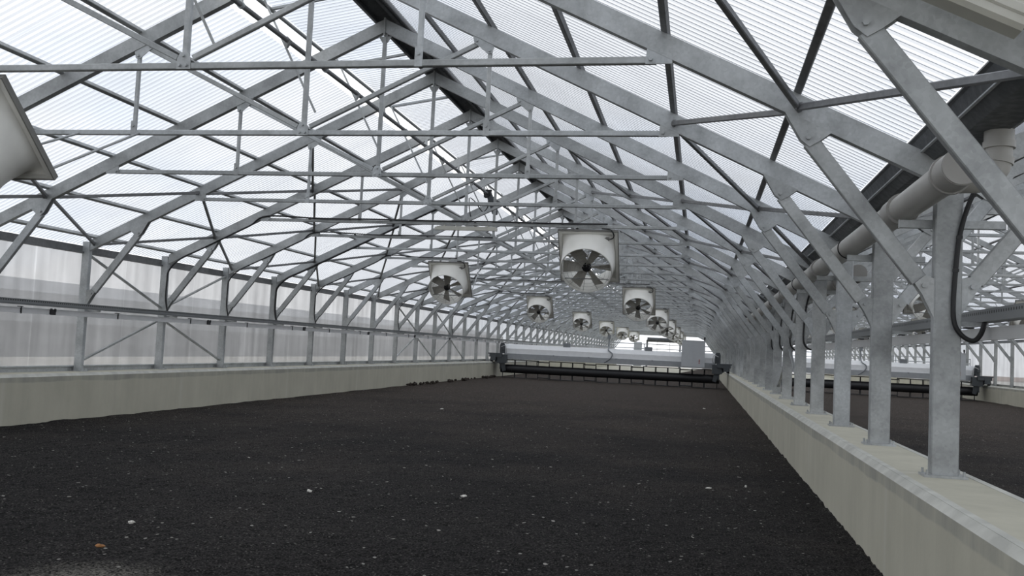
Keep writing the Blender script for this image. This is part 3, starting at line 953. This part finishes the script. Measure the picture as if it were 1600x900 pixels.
def fan(x, k, tilt, label, group=None):
    T = math.radians(tilt)
    e = empty('circulation_fan', (x, yk(k), ZT - 0.075), (T, 0, 0))
    tag(e, label, 'fan', group)
    for nme in ('flange', 'edge_frame', 'housing', 'terminal_box', 'lead', 'hanger_bracket'): new(nme, FM[nme], e)
    c = (0, 0, -0.528)
    for nme in ('hub', 'support_bar', 'guard'): new(nme, FM[nme], e, c)
    off = random.uniform(0, 60)
    for i in range(6):
        b_ = new('blade', FM['blade'], e, c)
        b_.rotation_euler = (0, math.radians(60 * i + off), 0)
    if k < KEND - 2:
        if tilt not in ROD:
            p = Vector((0.50, 0.03, -0.98))
            q = Matrix.Rotation(-T, 3, 'X') @ Vector((0.30, D - 0.03, 0.06))
            mb = MB(); mb.tube(p, q, 0.014, 8)
            mb2 = MB(); mb2.tube((-p.x, p.y, p.z), (-q.x - 0.15, q.y, q.z), 0.014, 8)
            ROD[tilt] = (mb.mesh('stay_rod', MG), mb2.mesh('stay_rod', MG))
        for me in ROD[tilt]: new('stay_rod', me, e)
LK = [0, 7, 13, 19, 25, 31, 37]
RK = [4, 10, 16, 22, 28, 34, 40]
for i, k in enumerate(LK):
    lb = ['white fan cut off by the left edge of the picture, nearest of all', 'big white fan left of centre with a stay rod, second of the left row'][i] if i < 2 else 'white circulation fan of the left row, %s from the camera' % ORD[i]
    fan(XM - 2.25, k, 46 if i == 0 else 38, lb)
for i, k in enumerate(RK):
    lb = 'largest fully visible white fan, hanging right of centre' if i == 0 else 'white circulation fan of the right row, %s from the camera' % ORD[i]
    fan(XM + 2.25, k, 38, lb)
for i, k in enumerate(LK[1:5]): fan(XM + BAY2 - 2.25, k, 38, 'white fan of the second hall glimpsed between the posts, %s of its left row' % ORD[i])
for i, k in enumerate(RK[:4]): fan(XM + BAY2 + 2.25, k, 38, 'white fan of the second hall glimpsed between the posts, %s of its right row' % ORD[i])

# ------------------------------------------------------------------ cables on the frames
def cable(pts, r, label, name='cable', ties=()):
    e = empty(name, pts[0])
    tag(e, label, 'cable')
    o = Vector(pts[0])
    mb = MB(); mb.path([Vector(p) - o for p in pts], r); mb.build('cable_sheath', MBLK, e)
    for p in ties:
        mb = MB(); v = Vector(p) - o
        mb.box(v, (0.035, 0.035, 0.022)); mb.build('cable_tie', MBLKM, e)
    return e
def frame_route(k, xend, extra, r, label, drop=None):
    y = yk(k) - 0.05
    x0 = XL + 0.085
    pts = [(x0 + 0.06, y, 1.84), (x0, y, 2.1), (x0, y, 2.45), (x0 + 0.03, y, 2.66)]
    for dx in (5.6, 5.2, 4.7, 4.2): pts.append((XM - dx, y, zb(dx) - 0.022))
    for dx in extra: pts.append((XM - dx, y, zb(dx) - 0.022))
    if xend is not None:
        pts.append((XM - 3.85, y, ZT + 0.06))
        n_ = max(2, int(abs(xend - (XM - 3.85)) / 1.0))
        for i in range(1, n_ + 1):
            pts.append((XM - 3.85 + (xend - XM + 3.85) * i / n_, y, ZT + 0.042 - (0.006 if i % 2 else 0)))
    ties = [(XM - dx, y, zb(dx) - 0.022) for dx in (5.4, 4.5)] + ([(XM - 3.0 + j * 0.8, y, ZT + 0.03) for j in range(int((xend - XM + 3.0) / 0.8) + 1)] if xend is not None else [])
    cable(pts, r, label, ties=ties)
frame_route(4, XM + 2.6, [], 0.016, 'black cable along the tie bar to the largest visible fan')
frame_route(5, XM + 0.0, [], 0.013, 'black cable along the tie bar ending at the middle joint')
frame_route(6, None, [3.4, 2.6, 1.9, 1.2], 0.024, 'thick black cable under the rafter up to the vent motor')
frame_route(7, XM - 2.0, [], 0.013, 'black cable along the tie bar to the big fan left of centre')
frame_route(10, XM + 2.6, [], 0.013, 'black cable along a farther tie bar to the second fan of the right row')
frame_route(13, XM - 2.0, [], 0.013, 'black cable along a farther tie bar to the third fan of the left row')
# looped cables on the middle posts
def loop(k, r, label):
    y = yk(k) - 0.065
    x = XR + 0.05
    pts = [(x + 0.13, y - 0.05, 2.80), (x + 0.06, y - 0.02, 2.62), (x + 0.012, y, 2.40), (x - 0.01, y, 2.15), (x - 0.02, y, 1.93), (x - 0.01, y - 0.005, 1.80), (x + 0.04, y - 0.01, 1.72), (x + 0.11, y - 0.01, 1.69), (x + 0.16, y, 1.74), (x + 0.19, y + 0.02, 1.83)]
    e = cable(pts, r, label, ties=[(x - 0.008, y, 2.17), (x + 0.012, y, 2.40)])
loop(0, 0.017, 'black cable looping down the biggest middle post into the tray')
loop(4, 0.015, 'black cable loop on the fifth visible middle post')
loop(5, 0.015, 'black cable loop on the sixth visible middle post')
loop(6, 0.015, 'black cable loop on the seventh visible middle post')
loop(7, 0.015, 'black cable loop on the eighth visible middle post')

# pale batten under the fifth tie, cream housing at the top right corner
mb = MB(); mb.box((0, 0, 0), (1.16, 0.07, 0.055)); mb.box((0, 0, 0.035), (1.10, 0.03, 0.02))
for s in (-0.4, 0.4): mb.box((s, 0, 0.05), (0.03, 0.05, 0.03))
tag(mb.build('light_batten', MCREAM, None, (XM + 0.02, yk(4) + 0.0, ZT - 0.092)), 'pale horizontal light batten under a tie bar left of the big fan', 'light')
mb = MB()
p, q = Vector((0.29, 4.44, 3.56)), Vector((1.36, 4.44, 3.045))
mid = (p + q) / 2
mb.bar(p - mid, q - mid, 0.15, 0.16, (0, 0, 1), 0.02); mb.bar(p - mid, q - mid, 0.17, 0.05, (0, 0, 1), 0.008)
tag(mb.build('cable_duct', MCREAM, None, mid), 'cream ribbed duct strapped to the nearest rafter in the top right corner', 'duct')

# ------------------------------------------------------------------ turning machines
def machine(cx, y, hall, label):
    e = empty('sludge_turner', (cx, y, 0))
    tag(e, label, 'machine')
    half = HS - 0.38
    b0 = half - 0.55
    zlo, zhi = 0.94, 1.60
    mb = MB()                                         # white box girder with a grey underside lip
    pr_ = [(-0.02, zlo + 0.24), (-0.02, zlo + 0.48), (0.12, zhi + 0.03), (0.75, zhi + 0.03), (0.80, zlo + 0.24)]
    for a_, c_ in ((-b0, b0),):
        n_ = len(pr_)
        vs = [(x, yy, z) for x in (a_, c_) for yy, z in pr_]
        mb.add(vs, [(i, i + n_, (i + 1) % n_ + n_, (i + 1) % n_) for i in range(n_)] + [tuple(range(n_)), tuple(range(2 * n_ - 1, n_ - 1, -1))])
    mb.build('girder', MWHT, e)
    mb = MB(); mb.box((0, 0.37, zlo + 0.11), (2 * b0, 0.86, 0.26)); mb.build('girder_base', MLIP, e)
    for x in (-2.6, 0.4, -0.9, 2.1):
        mb = MB(); mb.box((x, -0.035, zlo + 0.22), (0.12, 0.03, 0.05)); mb.tube((x, -0.05, zlo + 0.22), (x, -0.08, zlo + 0.22), 0.03, 10); mb.build('lifting_lug', MMID, e)
    for x in (-2.0, 1.9):
        mb = MB(); mb.box((x, 0.2, zhi + 0.09), (0.34, 0.2, 0.22)); mb.build('junction_box', MMID, e)
    mb = MB()                                         # rotor
    mb.tube((-half + 0.35, 0.25, 0.44), (half - 0.35, 0.25, 0.44), 0.205, 28)
    for x in [(-half + 0.9) + i * (2 * half - 1.8) / 4 for i in range(5)]: mb.tube((x - 0.02, 0.25, 0.44), (x + 0.02, 0.25, 0.44), 0.213, 28)
    mb.build('rotor_drum', MBLKM, e)
    tw = MB()                                         # square paddle hoops round the drum
    tw.bar((-0.30, 0, 0.15), (-0.30, 0, 0.43), 0.03, 0.035, (1, 0, 0)); tw.bar((0.30, 0, 0.15), (0.30, 0, 0.43), 0.03, 0.035, (1, 0, 0)); tw.bar((-0.315, 0, 0.43), (0.315, 0, 0.43), 0.05, 0.035)
    tme = tw.mesh('paddle', MBLKM)
    npad = 18
    for i in range(npad):
        x = -half + 0.75 + i * (2 * half - 1.5) / (npad - 1)
        for a_ in (0, math.pi):
            o = new('paddle', tme, e, (x, 0.25, 0.44)); o.rotation_euler = (a_ + (0.5 if i % 4 == 3 else 0.12) * (1 if i % 2 else -1), 0, 0)
    for s in (-1, 1):
        sn = 'left' if s < 0 else 'right'
        mb = MB()
        x = s * (half - 0.05)
        mb.box((x - s * 0.12, 0.3, ZW + 0.30), (0.62, 1.3, 0.14)); mb.box((x - s * 0.34, 0.15, 0.72), (0.05, 0.7, 0.62)); mb.poly([(x - s * 0.1, 1.0), (x - s * 0.5, 1.0), (x - s * 0.62, 0.35), (x - s * 0.45, 0.30), (x - s * 0.36, 0.62), (x - s * 0.1, 0.80)], -0.15, 0.06)
        mb.bar((x + s * 0.25, -0.3, ZW + 0.40), (x - s * 0.45, -0.3, ZW + 0.40), 0.06, 0.06)
        mb.box((x - s * 0.42, -0.1, ZW + 0.16), (0.46, 0.34, 0.42)); mb.box((x - s * 0.02, -0.25, ZW + 0.22), (0.24, 0.24, 0.3))
        mb.build('end_carriage', MMOT, e)
        for yy in (-0.2, 0.8):
            mb = MB(); mb.tube((x + s * 0.02, yy, ZW + 0.12), (x + s * 0.14, yy, ZW + 0.12), 0.118, 20); mb.build('wheel', MBLK, e)
        mb = MB()
        mx = x - s * 0.40
        mb.tube((mx, -0.1, ZW + 0.42), (mx, -0.1, ZW + 0.86), 0.13, 18); mb.tube((mx, -0.1, ZW + 0.86), (mx, -0.1, ZW + 0.93), 0.10, 18)
        for j in range(5): mb.tube((mx, -0.1, ZW + 0.48 + j * 0.07), (mx, -0.1, ZW + 0.50 + j * 0.07), 0.145, 18)
        mb.box((mx + 0.02, -0.26, ZW + 0.66), (0.14, 0.08, 0.14))
        mb.build('drive_motor', MMOT, e)
        mb = MB(); mb.path([(mx + s * 0.05, -0.26, ZW + 0.72), (mx - s * 0.18, -0.3, ZW + 0.80), (mx - s * 0.24, -0.25, ZW + 0.55), (mx - s * 0.2, -0.1, ZW + 0.45)], 0.014); mb.build('hose', MRAIL, e)
    mb = MB()                                         # hand rail
    for zz in (zhi + 0.34, zhi + 0.12): mb.tube((-b0, 0.72, zz), (b0, 0.72, zz), 0.02, 10)
    mb.build('handrail', MG, e)
    for i in range(7):
        mb = MB(); x = -b0 + i * 2 * b0 / 6; mb.tube((x, 0.72, zhi), (x, 0.72, zhi + 0.36), 0.02, 10); mb.build('rail_post', MG, e)
    cx_ = 3.98                                        # control cabinet
    mb = MB(); mb.box((cx_, -0.28, 1.56), (1.06, 0.42, 1.22)); mb.box((cx_, -0.28, 2.18), (1.10, 0.46, 0.02)); c = mb.build('control_cabinet', MCAB, e)
    mb = MB(); mb.box((cx_ - 0.265, -0.495, 1.56), (0.515, 0.012, 1.18)); mb.box((cx_ + 0.265, -0.495, 1.56), (0.515, 0.012, 1.18)); mb.build('door', MCAB, c)
    mb = MB()
    for zz in (1.16, 1.24, 1.30): mb.tube((cx_ + 0.28, -0.50, zz), (cx_ + 0.28, -0.53, zz), 0.024, 12)
    mb.build('push_button', MREED, c)
    mb = MB(); mb.tube((cx_ + 0.5, -0.28, 2.19), (cx_ + 0.5, -0.28, 2.26), 0.03, 10); mb.tube((cx_ + 0.5, -0.28, 2.26), (cx_ + 0.5, -0.28, 2.36), 0.04, 12); mb.build('beacon', MBLKM, c)
    mb = MB(); mb.tube((-0.0, 0.3, zhi), (-0.0, 0.3, zhi + 0.5), 0.03, 10); mb.box((0, 0.3, zhi + 0.6), (0.14, 0.14, 0.2)); mb.build('sensor_mast', MMID, e)
    mb = MB(); mb.path([(0.0, 0.25, zhi + 0.1), (0.02, 0.0, zhi - 0.05), (0.2, -0.08, zhi - 0.2), (0.15, -0.08, zhi - 0.4), (-0.15, -0.05, zlo + 0.02)], 0.03); mb.build('supply_hose', MMID, e)
    return e
machine(XM, 45.2, 'near', 'wide white turning machine with black rotor spanning the bed')
machine(XM + BAY2, 47.8, 'second', 'white turning machine of the second hall seen between the posts')

# ------------------------------------------------------------------ far end: roller door and grey door
e = empty('roller_door', (-4.25, YEND + 0.05, 0))
tag(e, 'roller door rolled up at the far end of the hall', 'door')
mb = MB(); mb.tube((-1.95, 0, 3.15), (1.7, 0, 3.15), 0.27, 24); mb.build('roller_drum', MDARK, e)
for s in (-1.95, 1.95):
    mb = MB(); mb.box((s, 0, 1.5), (0.22, 0.14, 3.2)); mb.build('guide_post', MGD, e)
mb = MB()
for x in (-0.75, 0.75): mb.box((x, 0.1, 1.45), (0.06, 0.06, 2.9))
mb.box((0, 0.1, 1.2), (3.8, 0.06, 0.06)); mb.build('inner_frame', MRAIL, e)
mb = MB(); mb.box((0, 0, 1.35), (0.95, 0.06, 2.9)); mb.box((0.35, -0.06, 1.3), (0.05, 0.06, 0.16)); mb.box((0, -0.035, 1.35), (0.85, 0.02, 2.7))
struct(mb.build('door_1', MCAB, None, (-7.3, YEND + 0.12, 0)), 'grey door in the far gable', 'door')

# ------------------------------------------------------------------ scraps and clods on the bed
def lump(rx, ry, rz, seed, name, m):
    bm = bmesh.new()
    bmesh.ops.create_icosphere(bm, subdivisions=2, radius=1)
    for v in bm.verts:
        d_ = 1 + 0.7 * noise.noise(v.co * 1.7 + Vector((seed * 3.1, seed, 0)))
        v.co = Vector((v.co.x * rx * d_, v.co.y * ry * d_, v.co.z * rz * d_))
    me = bpy.data.meshes.new(name)
    bm.to_mesh(me); bm.free()
    me.materials.append(m)
    return me
sc = [(-2.05, 6.78, 'white scrap left of centre on the near bed', 0.04), (-0.45, 6.90, 'white scrap in the middle of the near bed', 0.04), (1.13, 8.0, 'tan scrap near the right wall on the near bed', 0.035), (-3.12, 5.3, 'dry orange leaf on the near bed at lower left', 0.035), (1.9, 0, '', 0)]
SCR = [((483, 772), 'pale paper scrap on the bed left of centre', 0.045), ((724, 780), 'pale paper scrap on the bed in the middle foreground', 0.05), ((1107, 767), 'small tan scrap on the bed towards the right wall', 0.04), ((155, 860), 'small dry orange leaf in the lower left corner', 0.04), ((690, 641), 'white fleck lying far out on the bed, centre', 0.06), ((1100, 640), 'white fleck lying far out on the bed near the machine, right', 0.06), ((205, 822), 'white crumb on the bed at lower left', 0.03), ((1165, 764), 'white crumb beside the right wall', 0.03)]
def on_bed(u, v):
    a = (u - 800) / F_PX; b_ = -(v - 450) / F_PX
    dr = fwd + r2 * a + u2 * b_
    t = -H / dr.z
    return Vector((dr.x * t, dr.y * t, 0.0))
for i, ((u, v), lb, sz) in enumerate(SCR):
    p = on_bed(u, v)
    o = new('leaf' if 'leaf' in lb else 'scrap', lump(sz * 0.75, sz * 0.42, 0.012, i, 'scrap', MLEAF if 'leaf' in lb else MPAPER), None, (p.x, p.y, 0.03))
    o.rotation_euler = (0, 0, random.uniform(0, 3))
    tag(o, lb, 'leaf' if 'leaf' in lb else 'scrap')
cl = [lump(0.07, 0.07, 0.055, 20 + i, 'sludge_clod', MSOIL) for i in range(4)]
for i in range(44):
    y = random.uniform(31, 45)
    o = new('sludge_clod', cl[i % 4], None, (XL + 0.50 + abs(random.gauss(0, 0.12)), y, 0.06))
    s_ = random.uniform(0.5, 1.0)
    o.scale = (s_, s_, s_ * random.uniform(0.8, 1.2))
    o.rotation_euler = (0, 0, random.uniform(0, 6))
    tag(o, 'dark sludge clod lying at the foot of the left concrete wall', 'clod', 'clods along the left wall')
